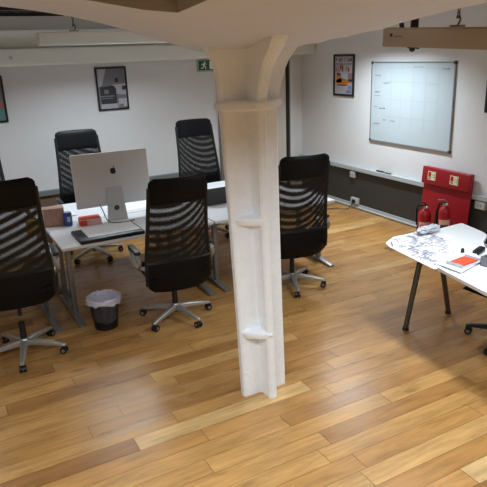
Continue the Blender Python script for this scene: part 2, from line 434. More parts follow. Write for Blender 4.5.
# ------------------------------------------------------------------ cruciform column
CX, CY = 1.775, 3.11
col = thing('iron_column', 'white painted cross-shaped iron column standing free on the oak floor', 'column', (CX, CY, 0))
def cross(ax, ayf, ayb, t, z, fil):
    # t: half thickness; fil: fillet in the inner corners; clockwise outline
    P = []
    def arm(dx, dy, L):
        nx, ny = -dy, dx
        e = .012
        P.extend([(dx*(t+fil)-nx*t, dy*(t+fil)-ny*t), (dx*(L-e)-nx*t, dy*(L-e)-ny*t), (dx*L-nx*(t-e), dy*L-ny*(t-e)),
                  (dx*L+nx*(t-e), dy*L+ny*(t-e)), (dx*(L-e)+nx*t, dy*(L-e)+ny*t), (dx*(t+fil)+nx*t, dy*(t+fil)+ny*t)])
        # fillet mid point towards the next arm
        k = t+fil*.3
        P.append((dx*k+nx*k, dy*k+ny*k))
    arm(1, 0, ax); arm(0, 1, ayb); arm(-1, 0, ax); arm(0, -1, ayf)
    return [(x, y, z) for x, y in P]
prof = [(0, .168, .142, .03), (.03, .168, .142, .031), (.6, .17, .145, .03), (1.2, .176, .15, .03), (1.65, .184, .155, .031), (1.86, .19, .16, .032), (1.95, .194, .164, .034), (2.02, .2, .17, .036), (2.09, .213, .18, .038), (2.15, .226, .195, .04), (2.2, .245, .22, .042), (2.235, .268, .25, .045), (2.275, .30, .29, .05), (2.33, .32, .33, .05), (2.42, .33, .35, .05)]
def ln(z): k = .045*z/1.95 if z < 1.95 else .045-.03*min(1, (z-1.95)/.3); return (-.88*k, .47*k)
def leant(ring): return [(x+ln(z)[0], y+ln(z)[1], z) for x, y, z in ring]
MB().loft([leant(cross(a, b, b, t, z, .022)) for z, a, b, t in prof]).build('shaft', M['iron'], col, smooth=True)
for z in (.475, 1.255):
    # rounded web plates tying two neighbouring ribs together
    for sg in (-1, 1):
        R8 = []
        for zz, r in ((z-.04, .12), (z-.024, .16), (z+.004, .172), (z+.02, .165), (z+.03, .13)):
            arc = [(sg*r*math.copysign(abs(math.cos(a))**1.4, math.cos(a)), sg*r*.9*abs(math.sin(a))**1.4, zz) for a in [k*math.pi/2/10 for k in range(11)]]
            R8.append(leant([(0, 0, zz)]+arc))
        MB().loft(R8).build('web_plate', M['iron'], col, smooth=True)
R8 = []
for zz, a, b in ((1.925, .188, .16), (1.935, .205, .178), (1.955, .209, .182), (1.972, .205, .178), (1.98, .19, .165)):
    k = .25
    R8.append(leant([(a, -b*k, zz), (a, b*k, zz), (a*k, b, zz), (-a*k, b, zz), (-a, b*k, zz), (-a, -b*k, zz), (-a*k, -b, zz), (a*k, -b, zz)]))
MB().loft(R8).build('collar', M['iron'], col, smooth=True)
# ------------------------------------------------------------------ task chair
def back_hw(z):
    return lerp_tab([(.33, .262), (.42, .283), (.55, .283), (.7, .272), (.95, .254), (1.15, .245), (1.345, .238)], z)
def back_y(z):
    return lerp_tab([(.36, -.20), (.45, -.225), (.56, -.232), (.68, -.232), (.85, -.258), (1.05, -.302), (1.2, -.338), (1.35, -.37)], z)
def back_pt(u, z, off=0, hwscale=1, dish=.045):
    hw = back_hw(z)*hwscale
    return (u*hw, back_y(z)+dish*u*u+off, z)
def round_top(u, z, ztop, r):
    d = ztop-z
    if d >= r: return 1
    hw = back_hw(z); return (hw-r+math.sqrt(max(0, r*r-(r-d)**2)))/hw
def make_chair(base_mat, name='office_chair'):
    root = thing(name, 'chair', 'chair')
    lift = []
    # seat
    def seatf(u, v):
        x = (u*2-1); y = -.235+v*.53
        rx = .262*(1-.10*max(0, v-.75)*4*.6) * (1-.06*max(0, .2-v)*5)
        edge = max(abs(x)**6, (max(0, v-.5)*2)**6, (max(0, .5-v)*2)**8)
        zt = .515-.012*(1-x*x)*(1 if v < .8 else .4)-.035*max(0, v-.8)*5*.7-.03*edge
        zb = .435+.02*edge
        return ((x*rx, y, zt), (x*rx, y, zb))
    lift.append(MB().sheet(seatf, 14, 14).build('seat', M['leather'], root, smooth=True))
    lift.append(MB().box((0, -.0, .425), (.2, .26, .05), bev=.012).box((.0, .0, .398), (.12, .16, .03), bev=.01).build('tilt_mechanism', M['plastic'], root, smooth=True))
    lift.append(MB().tube([(.08, .05, .42), (.2, .06, .415), (.27, .06, .412)], .007, 6).box((.285, .06, .412), (.05, .03, .012), bev=.004).build('lever', M['plastic'], root, smooth=True))
    # backrest
    def lowf(u, v):
        z = .345+v*.28; uu = u*2-1
        k = 1-.16*max(0, .25-v)**2*16
        a = back_pt(uu, z, .022*(1-.6*abs(uu)**6), k); b = back_pt(uu, z, -.02*(1-.6*abs(uu)**6), k)
        return (a, b)
    back = MB().sheet(lowf, 12, 8).build('backrest', M['leather'], root, smooth=True); lift.append(back)
    def headf(u, v):
        z = 1.125+v*.22; uu = u*2-1
        k = round_top(uu, z, 1.3455, .05)
        th = .03*(1-.75*abs(uu)**8)*(1-.7*abs(v*2-1)**8)
        return (back_pt(uu, z, th, k), back_pt(uu, z, -th*.85, k))
    lift.append(MB().sheet(headf, 16, 12).build('headrest', M['leather'], root, smooth=True))
    lift.append(MB().sheet(lambda u, v: back_pt(u*2-1, .6+v*.54, .012, .97, .030), 12, 20).build('mesh_panel', M['net_a'], root, smooth=True))
    lift.append(MB().sheet(lambda u, v: back_pt(u*2-1, .6+v*.54, -.016, .97, .050), 12, 20).build('mesh_panel', M['net_b'], root, smooth=True))
    fr = MB()
    for sx in (-1, 1):
        pts = [back_pt(sx*.985, z, 0) for z in [.42+.05*i for i in range(18)]]
        fr.tube(pts, .017, 8)
    fr.tube([back_pt(-1+.1*i*2, .615, -.008) for i in range(11)], .013, 6)
    lift.append(fr.build('back_frame', M['fabric'], root, smooth=True))
    # arm loops
    for sx in (-1, 1):
        x0 = .325*sx
        loop = smoothpath([(.235*sx, .0, .425), (x0*.98, -.02, .455), (x0, .08, .52), (x0, .16, .565), (x0, .11, .585), (x0, -.08, .585), (x0, -.15, .56), (x0, -.14, .50), (x0*.98, -.08, .455), (.235*sx, -.07, .425)], 5)
        a = MB().tube(loop, .017, 8, flat=.6).build('armrest', base_mat if base_mat is M['silver'] else M['plastic'], root, smooth=True); lift.append(a)
        pad = MB().box((x0, .005, .604), (.052, .26, .03), bev=.012, seg=3)
        pad.build('arm_pad', M['armpad'], a, smooth=True)
    lift.append(MB().cone((0, 0, .2), (0, 0, .41), .016, seg=14).build('gas_lift', M['plastic'], root, smooth=True))
    # star base
    st = MB().lathe([(.03, .072), (.045, .078), (.047, .115), (.034, .13), (.03, .14)], seg=20)
    def star_arm(a):
        m = Matrix.Rotation(a, 3, 'Z'); rings = []
        for d, w, zc, h in ((.02, .03, .105, .024), (.1, .026, .104, .021), (.2, .022, .094, .017), (.29, .018, .081, .013), (.325, .016, .075, .011), (.334, .009, .074, .007)):
            rings.append([m@Vector((d, w*cx, zc+h*cz)) for cx, cz in ((-1, -.8), (-1, .5), (-.6, 1), (.6, 1), (1, .5), (1, -.8))])
        st.loft(rings)
    for k in range(5): star_arm(k*2*math.pi/5)
    star = st.build('star_base', base_mat, root, smooth=True)
    MB().cone((0, 0, .06), (0, 0, .28), .026, .024, 16).build('lift_sleeve', M['plastic'], root, smooth=True)
    for k in range(5):
        a = k*2*math.pi/5; m = Matrix.Rotation(a, 4, 'Z')
        cs = MB()
        for dx in (-.016, .016):
            cs.cone((.325-.012, dx-.009, .0285), (.325-.012, dx+.009, .0285), .028, seg=18)
        cs.tube([(.325, 0, .078), (.325, 0, .05)], .009, 8)
        cs.box((.322, 0, .05), (.036, .016, .022), bev=.006)
        c_ = cs.build('castor', M['plastic'], root, smooth=True)
        cap = MB()
        cap.cone((.313, -.0273, .0285), (.313, .0273, .0285), .014, seg=12)
        cap.build('wheel_cap', M['alu'], c_)
        c_.rotation_euler = (0, 0, a)
    return root, lift
proto, lifted = make_chair(M['silver'])
LIFT = {'seat', 'tilt_mechanism', 'lever', 'backrest', 'headrest', 'mesh_panel', 'back_frame', 'armrest', 'gas_lift'}
def pose(root, loc, rz, dz, base, label, group, arm=0):
    root.location = (loc[0], loc[1], 0); root.rotation_euler = (0, 0, R_(rz)); root['label'] = label
    if group: root['group'] = group
    for ch in root.children:
        n = ch.name.split('.')[0]
        if n == 'armrest': ch.location.z = dz+arm
        elif n in LIFT: ch.location.z = dz
        elif n in ('star_base',): ch.rotation_euler.z = R_(base-rz)
        elif n == 'castor': ch.rotation_euler.z += R_(base-rz)
chairs = [
    ((.41, 4.57), -5, .135, 257, 'black mesh office chair nearest the camera at the left edge of the photo'),
    ((1.705, 4.54), -4, 0, 213, 'black mesh office chair just left of the white column, in front of the desk'),
    ((2.985, 4.59), -10, .02, 30, 'black mesh office chair just right of the white column, its left side hidden'),
    ((1.54, 6.67), 177, .11, 215, 'black mesh office chair behind the desktop computer, facing the camera'),
    ((3.04, 6.67), 177, .11, 225, 'black mesh office chair under the exit sign, behind the dark laptop'),
    ((.42, 6.70), 177, .11, 60, 'black mesh office chair cut off by the left edge, behind the nearest chair'),
]
src = [proto] + [copy_tree(proto) for _ in chairs[1:]]
for o, a in zip(src, chairs): pose(o, *a, group='black mesh office chairs around the white desks', arm=.09 if a[0][1] < 5 else 0)
dark, _ = make_chair(M['plastic'])
pose(dark, (3.755, 2.65), 92, -.01, 118, 'black office chair with black star base tucked under the right hand desk', None)

# ------------------------------------------------------------------ left desks
DZ = .725
def make_desk(x0, x1, y0, y1, label, front):
    t = thing('office_desk', label, 'desk', ((x0+x1)/2, (y0+y1)/2, 0), 0, 'white desks in the left hand cluster')
    w, dpt = x1-x0, y1-y0
    MB().box((0, 0, DZ-.0135), (w, dpt, .027), bev=.004).build('desktop', M['desk'], t, smooth=True)
    MB().box((0, 0, DZ-.055), (w-.3, .05, .04), bev=.004).build('crossbeam', M['alu'], t)
    for sx in (-1, 1):
        x = sx*(w/2-.075)
        l = MB()
        for yy in (-.2, .19): l.box((x, yy, .365), (.045, .05, .66), bev=.006)
        l.box((x, 0, DZ-.045), (.045, .62, .035), bev=.004)
        l.box((x, 0, .16), (.03, .36, .03), bev=.004)
        lf = l.build('leg', M['alu'], t, smooth=True)
        # foot bar with sloping ends
        foot = MB(); rings = []
        for y, h in ((-dpt/2-.06, .016), (-dpt/2-.045, .024), (-.22, .05), (.22, .05), (dpt/2-.04, .024), (dpt/2-.02, .016)):
            ww = .034 if h > .02 else .026
            rings.append([(x-ww, y, .002), (x-ww, y, h*.8), (x-ww*.6, y, h), (x+ww*.6, y, h), (x+ww, y, h*.8), (x+ww, y, .002)])
        foot.loft(rings).build('foot', M['alu'], lf, smooth=True)
    if not front:
        t.rotation_euler = (0, 0, math.pi)
    return t
make_desk(-.63, .79, 4.85, 5.65, 'white desk at the left edge of the photo, beside the nearest chair', True)
make_desk(.85, 2.27, 4.85, 5.65, 'white desk carrying the black folder, blue can and desktop computer', True)
make_desk(2.29, 3.71, 4.85, 5.65, 'white desk behind the column, carrying the dark laptop', True)
make_desk(-.63, .79, 5.67, 6.47, 'white far-row desk behind the chair at the left edge', False)
make_desk(.85, 2.27, 5.67, 6.47, 'white far-row desk directly behind the desktop computer', False)
make_desk(2.29, 3.71, 5.67, 6.47, 'white far-row desk under the exit sign, behind the laptop', False)

# desktop computer, back towards the camera
im = thing('desktop_computer', 'silver desktop computer seen from behind on the white desk', 'computer', (1.535, 5.55, DZ), R_(-2))
def imback(u, v):
    x = (u*2-1)*.372; z = .142+v*.512
    b = .036*(1-abs(u*2-1)**2.2)*(1-abs(v*2-1)**2.2)+.004
    y = .02+(z-.38)*.10
    return ((x, y-b-.006, z), (x, y+.008, z))
body = MB().sheet(imback, 20, 14).build('housing', M['imac'], im, smooth=True)
MB().prism([(-.358, .215), (.358, .215), (.358, .64), (-.358, .64)], 0, .003, lambda x, z, t: (x, .02+(z-.38)*.10+.0085+t, z)).build('screen', M['screen'], im)
# stand: foot plate and bent upright
stf = MB().box((0, .03, .004), (.2, .2, .008), bev=.003)
rings = []
for y, z, w, t in ((-.06, .008, .098, .006), (-.052, .06, .095, .006), (-.046, .16, .085, .006), (-.042, .26, .078, .006), (-.036, .325, .075, .006)):
    rings.append([(-w, y-t, z), (w, y-t, z), (w, y+t, z), (-w, y+t, z)])
stf.loft(rings)
std = stf.build('stand', M['imac_stand'], im)
rings = []
for k in range(16):
    a = k*2*math.pi/16; rings.append((.026*math.cos(a), .026*math.sin(a)+.12))
MB().prism(rings, 0, .002, lambda x, z, t: (x, -.0575+(z-.16)*.02-t-.0005, z)).build('cable_port', M['alu_dark'], std)
# fruit-shaped emblem
em = MB(); pts = []
for k in range(40):
    a = k*2*math.pi/40
    r = .030*(1-.05*math.cos(2*a))
    x = r*math.cos(a)*1.0; z = r*math.sin(a)
    if math.cos(a-math.pi/2) > .93: z -= .006*(math.cos(a-math.pi/2)-.93)/.07
    if math.cos(a+math.pi/2) > .95: z += .004*(math.cos(a+math.pi/2)-.95)/.05
    # bite
    bx, bz, br = .036, .004, .015
    dd = math.hypot(x-bx, z-bz)
    if dd < br: x = bx+(x-bx)/dd*br if dd > 1e-6 else x-br; x = min(x, bx-math.sqrt(max(0, br*br-(z-bz)**2)))
    pts.append((x, z))
fy = lambda x, z, t: (x, -.055-t+(z)*.1*.6, z+.485)
em.prism(pts, 0, .004, fy)
leaf = [(.001, .029), (.002, .037), (.007, .044), (.014, .047), (.013, .038), (.008, .031)]
em.prism(leaf, 0, .004, fy)
em.build('emblem', M['black'], body)

def slab(name, m, cx, cy, z, w, d, h, rz=0, bev=0, label=None, cat=None, parent=None, group=None):
    o = MB().box((0, 0, h/2), (w, d, h), bev=bev).build(name, m, parent, smooth=bool(bev))
    o.location = (cx, cy, z); o.rotation_euler.z = R_(rz)
    if label: tag(o, label, cat, group)
    return o
# black folder with a white sheet
fo = thing('portfolio_folder', 'open black folder with white sheet lying at the front edge of the desk', 'folder', (1.30, 5.04, DZ), R_(0))
fm = MB().box((0, .0, .018), (.58, .37, .036), bev=.008); fm.build('cover', M['navy'], fo, smooth=True)
MB().box((.035, .03, .0375), (.47, .29, .003)).build('sheet', M['paper'], fo)
tag(slab('paper_sheet', M['paper'], 1.80, 5.30, DZ, .30, .21, .002, -4), 'white paper sheet right of the folder, beside the near chair', 'paper')
tag(slab('paper_sheet', M['paper'], 1.06, 5.98, DZ, .30, .21, .012, 4), 'white paper stack behind the blue can', 'paper')
tag(slab('paper_sheet', M['paper'], 1.83, 5.86, DZ, .30, .21, .002, 6), 'printed sheet lying behind the desktop computer', 'paper')
cn = MB().lathe([(.030, 0), (.038, .004), (.040, .012), (.040, .118), (.034, .13), (.034, .132)], seg=20)
can = cn.build('drink_can', M['blue'], None, smooth=True, loc=(1.065, 5.56, DZ)); tag(can, 'blue cylindrical can on the white desk', 'can')
MB().lathe([(.033, .1322), (.033, .134)], seg=20).build('lid', M['silver'], can)
MB().box((0, -.0395, .07), (.03, .004, .05), bev=.001).build('label_patch', M['pic_blue'], can)
ct = thing('carton_box', 'brown patterned carton left of the blue can', 'box', (.955, 5.66, DZ), R_(-6))
MB().box((0, 0, .085), (.19, .12, .17), bev=.004).build('body', M['carton'], ct)
MB().box((0, -.0, .172), (.195, .125, .006), bev=.002).build('lid', M['carton'], ct)
rb = thing('tissue_carton', 'red and pink flat carton right of the blue can', 'box', (1.26, 5.50, DZ), R_(-6))
MB().box((0, 0, .03), (.2, .14, .06), bev=.003).build('body', M['pink'], rb)
MB().box((0, .01, .0625), (.19, .13, .005), bev=.002).build('top', M['redbox'], rb)
MB().box((-.07, .0, .03), (.066, .146, .056), bev=.002).build('side_panel', M['redbox'], rb)
ph = slab('phone', M['black'], 1.30, 5.27, DZ, .16, .05, .009, 6, .003, 'thin black phone between the folder and the red carton', 'phone')
tag(slab('notebook', M['yellow'], .72, 5.50, DZ, .10, .05, .12, 0), 'yellow box half hidden behind the nearest chair', 'box')
tag(slab('paper_roll', M['carton'], .745, 5.22, DZ, .06, .06, .09, 10), 'small beige box at the corner of the left edge desk', 'box')
cb = MB().tube(smoothpath([(1.37, 5.50, .90), (1.385, 5.46, .84), (1.42, 5.44, DZ+.012), (1.48, 5.36, DZ+.006), (1.60, 5.34, DZ+.006), (1.66, 5.36, DZ+.006)], 6), .0045, 6).build('power_cable', M['gap'], None, smooth=True)
tag(cb, 'dark cable hanging from the lower left of the desktop computer', 'cable')
lp = thing('laptop', 'dark grey laptop open on the desk between near chair and column', 'laptop', (2.66, 5.42, DZ), R_(0))
MB().box((0, .14, .008), (.42, .28, .016), bev=.004).build('keyboard_base', M['darkgrey'], lp)
MB().box((0, 0, .094), (.42, .012, .18), rot=Matrix.Rotation(R_(6), 3, 'X'), bev=.004).build('lid', M['darkgrey'], lp)

# ------------------------------------------------------------------ waste bin
bn = thing('waste_bin', 'black wire waste bin with white liner under the desk', 'bin', (1.11, 4.70, 0))
MB().lathe([(.098, 0), (.1, .01), (.128, .27)], seg=28, caps=False).build('wire_body', M['binwire'], bn, smooth=True)
MB().lathe([(.002, .003), (.099, .003), (.102, .03), (.1, .032), (.096, .01), (.002, .008)], seg=28, caps=False).build('base', M['black'], bn, smooth=True)
r2 = random.Random(3); rings = []
for z, r, j in ((.06, .085, .006), (.1, .10, .006), (.16, .108, .006), (.24, .119, .005), (.272, .126, .004), (.292, .135, .006), (.285, .15, .007), (.262, .153, .009), (.238, .149, .012)):
    rings.append([((r+r2.uniform(-j, j))*math.cos(k*2*math.pi/30), (r+r2.uniform(-j, j))*math.sin(k*2*math.pi/30), z+r2.uniform(-j, j)) for k in range(30)])
MB().loft(rings, caps=False).build('liner', M['liner'], bn, smooth=True)
MB().sheet(lambda u, v: ((u-.5)*.17, (v-.5)*.17, .19+.02*math.sin(u*9+1)*math.cos(v*8)), 10, 10).build('rubbish', M['liner'], bn, smooth=True)

# ------------------------------------------------------------------ right desk
rd = thing('curved_desk', 'white curved desk with splayed steel legs at right, covered with plans', 'desk', (3.4, 2.9, 0))
def corner(P, r, n=6):
    out = []
    for i, p in enumerate(P):
        p = Vector(p); a = Vector(P[i-1]); b = Vector(P[(i+1) % len(P)])
        rr = r[i]
        if rr == 0: out.append(tuple(p)); continue
        u = (a-p).normalized()*rr; v = (b-p).normalized()*rr
        for k in range(n+1):
            t = k/n; out.append(tuple((p+u)*(1-t)**2+p*2*t*(1-t)+(p+v)*t*t))
    return out
ox, oy = 3.4, 2.9
top = corner([(3.19, 3.46), (4.085, 3.49), (4.0, 3.13), (3.66, 2.95), (3.58, 2.0), (2.93, 2.0)], [.13, .03, .10, .25, .03, .03])
top = [(x-ox, y-oy) for x, y in top]
MB().prism(top, .703, .727).build('desktop', M['desk'], rd)
MB().box((.09, .36, .685), (.34, .05, .03)).box((-.1, -.1, .685), (.05, .9, .03)).build('under_frame', M['alu'], rd)
for (xa, ya, xb, yb) in ((3.235, 3.25, 3.40, 3.27), (3.772, 3.29, 3.575, 3.27), (3.02, 2.12, 3.18, 2.14), (3.52, 2.12, 3.36, 2.14)):
    l = MB().cone((xa-ox, ya-oy, .022), (xb-ox, yb-oy, .70), .021, .023, 16).build('leg', M['alu_dark'], rd, smooth=True)
    MB().lathe([(.026, .0), (.027, .006), (.024, .022), (.02, .026)], (xa-ox, ya-oy, 0), 16).build('foot', M['black'], l, smooth=True)
RZ = .7275
# large plans draped over the left end
def sheet_poly(name, P, h, z, label, cat='paper', m=None, droop=None):
    o = MB().prism(P, z, z+h).build(name, m or M['paper']); tag(o, label, cat); return o
r3 = random.Random(11)
plan = MB()
PX = [(3.10, 3.35), (3.145, 3.44), (3.30, 3.515), (3.62, 3.50), (3.73, 3.30), (3.50, 3.02), (3.30, 2.90), (3.12, 2.80), (3.015, 2.78)]
def inpoly(x, y, P):
    r = False; j = len(P)-1
    for i in range(len(P)):
        if (P[i][1] > y) != (P[j][1] > y) and x < (P[j][0]-P[i][0])*(y-P[i][1])/(P[j][1]-P[i][1])+P[i][0]: r = not r
        j = i
    return r
cxp, cyp = 3.33, 3.17
rings = []
nP = corner(PX, [.03]*9, 4)
def pz(x, y): return RZ+.006+.004*math.sin(9*x+5*y)*math.sin(7*y)
for k in (1.0, .75, .5, .25):
    rings.append([(cxp+(x-cxp)*k, cyp+(y-cyp)*k) for x, y in nP])
bm = plan.bm
V = [[bm.verts.new((x, y, pz(x, y))) for x, y in r] for r in rings]; VB = [bm.verts.new((x, y, RZ+.0003)) for x, y in rings[0]]
n = len(nP)
for A, B in zip(V, V[1:]):
    for k in range(n): bm.faces.new((A[k], A[(k+1) % n], B[(k+1) % n], B[k]))
bm.faces.new(V[-1])
for k in range(n): bm.faces.new((VB[k], VB[(k+1) % n], V[0][(k+1) % n], V[0][k]))
bm.faces.new(VB[::-1])
plan_o = plan.build('plan_drawing', M['paper'], None, smooth=True)
tag(plan_o, 'large printed floor plans spread over the left end of the curved desk', 'plans')
def stroke(mb, P, w, zf):
    for (xa, ya), (xb, yb) in zip(P, P[1:]):
        d = Vector((xb-xa, yb-ya)); 
        if d.length < 1e-4: continue
        nrm = Vector((-d.y, d.x)).normalized()*w/2
        q = [(xa+nrm.x, ya+nrm.y), (xb+nrm.x, yb+nrm.y), (xb-nrm.x, yb-nrm.y), (xa-nrm.x, ya-nrm.y)]
        v = [mb.bm.verts.new((x, y, zf(x, y))) for x, y in q]; mb.bm.faces.new(v)
for nm, mt, cnt, wd in (('print_pattern', M['ink'], 60, .009), ('print_pattern', M['inkdark'], 26, .010), ('print_pattern', M['inkred'], 14, .010)):
    mb = MB(); k = 0
    while k < cnt:
        x, y = r3.uniform(3.03, 3.6), r3.uniform(2.82, 3.5)
        a = r3.choice((.12, .12+math.pi/2, r3.uniform(0, 3))); L = r3.uniform(.03, .12)
        P = [(x, y), (x+L*math.cos(a), y+L*math.sin(a))]
        if r3.random() < .5: P.append((P[1][0]-L*.6*math.sin(a), P[1][1]+L*.6*math.cos(a)))
        if not all(inpoly(px, py, [(cxp+(q[0]-cxp)*.93, cyp+(q[1]-cyp)*.93) for q in PX]) for px, py in P): continue
        stroke(mb, P, wd*r3.uniform(.5, 1.2), lambda x, y: pz(x, y)+.0022); k += 1
    mb.build(nm, mt, plan_o, fix=False)
# crumpled wrap at the far edge
def crumple(name, c, sx, sy, sz, m, seed, label, cat):
    rr = random.Random(seed); bm = bmesh.new()
    bmesh.ops.create_icosphere(bm, subdivisions=3, radius=1)
    for v in bm.verts:
        k = 1+rr.uniform(-.28, .22); v.co = Vector((v.co.x*sx*k, v.co.y*sy*k, max(-.98, v.co.z*k)*sz))
    m_ = MB(); m_.bm.free(); m_.bm = bm
    o = m_.build(name, m, None, loc=c); tag(o, label, cat); return o
crumple('plastic_wrap', (3.60, 3.415, RZ+.045), .13, .05, .035, M['clear'], 4, 'crumpled clear plastic bag at the far edge of the curved desk', 'plastic bag')
sheet_poly('paper_sheet', [(3.10, 2.84), (3.24, 2.98), (3.52, 2.86), (3.40, 2.70), (3.10, 2.62)], .002, RZ+.012, 'blank white sheet under the orange card on the curved desk')
tr = thing('card_tray', 'clear tray holding an orange card on the curved desk', 'tray', (3.265, 2.745, RZ+.0145), R_(6))
MB().box((0, 0, .004), (.22, .14, .008), bev=.002).build('base', M['clear'], tr)
MB().box((-.01, .0, .0135), (.19, .115, .011), bev=.003).build('card', M['orange'], tr)
for sx in (-1, 1): MB().box((sx*.108, 0, .014), (.004, .14, .022)).build('rim', M['clear'], tr)
bk = thing('desk_organiser', 'grey desk organiser at the right edge of the photo on the curved desk', 'organiser', (3.485, 2.535, RZ), R_(8))
mb = MB().box((0, 0, .006), (.24, .30, .012), bev=.003)
for sx in (-1, 1): mb.box((sx*.116, 0, .035), (.008, .30, .07), bev=.002)
for sy in (-1, 0, 1): mb.box((0, sy*.146, .035), (.24, .008, .07), bev=.002)
mb.build('tray', M['greybin'], bk)
for i, (x, y, a) in enumerate(((-.05, -.07, 20), (.05, -.08, -15), (-.04, .07, 60), (.04, .06, 5))):
    MB().box((x, y, .04), (.08, .05, .05), rot=Matrix.Rotation(R_(a), 3, 'Z'), bev=.004).build('contents', M['greybin'] if i % 2 else M['rail'], bk)
tag(slab('stapler', M['black'], 3.56, 2.86, RZ, .15, .05, .035, 20, .01), 'black stapler behind the grey desk organiser', 'stapler')
pm = MB().cone((0, 0, 0), (0, 0, .03), .016, .012, 12).ball((0, 0, .034), .013).build('knob_magnet', M['black'], None, smooth=True, loc=(3.44, 2.91, RZ)); tag(pm, 'small black knob standing behind the orange card', 'knob')

# ------------------------------------------------------------------ right wall: whiteboard
def on_right(y, z, off): return (XW-off, y, z)
WBW, WBH = 1.43, 1.04
wb = thing('whiteboard', 'large whiteboard with faint planning grid on the right wall', 'whiteboard', (XW, 5.595, 1.548))
MB().box((-.010, 0, 0), (.016, WBW-.02, WBH-.02)).build('panel', M['wb'], wb)
for sy in (-1, 1): MB().box((-.012, sy*(WBW/2-.008), 0), (.024, .016, WBH), bev=.003).build('frame_bar', M['wbframe'], wb)
for sz in (-1, 1): MB().box((-.012, 0, sz*(WBH/2-.008)), (.024, WBW, .016 if sz > 0 else .024), bev=.003).build('frame_bar', M['wbframe'], wb)
for sy in (-1, 1):
    for sz in (-1, 1): MB().box((-.013, sy*(WBW/2-.012), sz*(WBH/2-.012)), (.03, .036, .036), bev=.006).build('corner_cap', M['alu_dark'], wb)
pan = [o for o in wb.children if o.name.startswith('panel')][0]
def wq(mb, u0, v0, u1, v1, d=.0186):   # u from left (0..1), v from top
    y = lambda u: WBW/2-u*WBW; z = lambda v: WBH/2-v*WBH
    vv = [mb.bm.verts.new((-d, y(a), z(b))) for a, b in ((u0, v0), (u1, v0), (u1, v1), (u0, v1))]; mb.bm.faces.new(vv)
g = MB()
for u in (.27, .40, .54, .69, .83): wq(g, u, .04, u+.004, .80)
for v in (.07, .235, .45, .66): wq(g, .20, v, .84, v+.005)
g.build('grid_lattice', M['wbgrid'], pan, fix=False)
r5 = random.Random(2)
def scribble(u, v, n, hgt=.018, m='pen'):
    mb = MB()
    for k in range(n):
        x = u+k*.012
        for q in range(2):
            wq(mb, x+q*.005, v+r5.uniform(0, .008), x+q*.005+.0028, v+hgt+r5.uniform(-.006, .004))
        wq(mb, x, v+r5.uniform(0, hgt), x+.009, v+r5.uniform(0, hgt)+.003)
    mb.build('handwritten_lettering', M[m], pan, fix=False)
for a in ((.05, .155, 7), (.17, .245, 7), (.05, .36, 6), (.05, .41, 6, .012), (.05, .545, 4), (.12, .56, 7), (.18, .70, 4), (.27, .705, 6), (.86, .07, 7), (.55, .055, 9, .008), (.72, .25, 8, .006), (.055, .755, 7, .018, 'penred')): scribble(*a)
# marker on the trunking
mk = MB().cone((XW-.03, 6.12, .633), (XW-.03, 5.98, .633), .010, seg=10).cone((XW-.03, 6.13, .633), (XW-.03, 6.12, .633), .006, .01, 10).build('marker_pen', M['black'], None, smooth=True); tag(mk, 'black marker pen lying on the grey trunking below the whiteboard', 'pen')
pb = MB().box((XW-.03, 5.90, .629), (.03, .11, .014), bev=.003).build('board_eraser', M['alu_dark']); tag(pb, 'dark slim eraser right of the marker pen on the trunking', 'eraser')

# ------------------------------------------------------------------ framed pictures
def framed(name, label, centre, W, H, wall, art, fr=.022):
    t = thing(name, label, 'picture', centre, 0 if wall == 'back' else R_(-90))
    # local: x to viewer's right, -y towards the room
    for sx in (-1, 1): MB().box((sx*(W/2-fr/2), -.012, 0), (fr, .024, H), bev=.002).build('frame', M['frame'], t)
    for sz in (-1, 1): MB().box((0, -.012, sz*(H/2-fr/2)), (W-2*fr, .024, fr), bev=.002).build('frame', M['frame'], t)
    pr = MB().box((0, -.008, 0), (W-2*fr, .008, H-2*fr)).build('print', art[0], t)
    for i, (nm, m, polys) in enumerate(art[1:]):
        w2, h2 = W-2*fr, H-2*fr
        groups_ = [polys] if nm in ('heading', 'lettering') else [[P] for P in polys]
        for gp in groups_:
            mb = MB()
            for P in gp:
                v = [mb.bm.verts.new(((u-.5)*w2, -.0125-.0006*i, (.5-v_)*h2)) for u, v_ in P]; mb.bm.faces.new(v)
            mb.build(nm, m, pr, fix=False)
    return t
def rect(a, b, c, d): return [(a, b), (c, b), (c, d), (a, d)]
def glyphs(u0, u1, v0, v1, n, seed):
    rr = random.Random(seed); out = []; w_ = (u1-u0)/n
    for k in range(n):
        if rr.random() < .12: continue
        x = u0+k*w_
        out.append(rect(x, v0, x+w_*.28, v1))
        out.append(rect(x+w_*.28, v0+(v1-v0)*rr.choice((0, .4, .75)), x+w_*.8, v0+(v1-v0)*rr.choice((.25, .6, 1.0))))
    return out
ell = lambda cu, cv, ru, rv, n=16: [(cu+ru*math.cos(k*2*math.pi/n), cv+rv*math.sin(k*2*math.pi/n)) for k in range(n)]
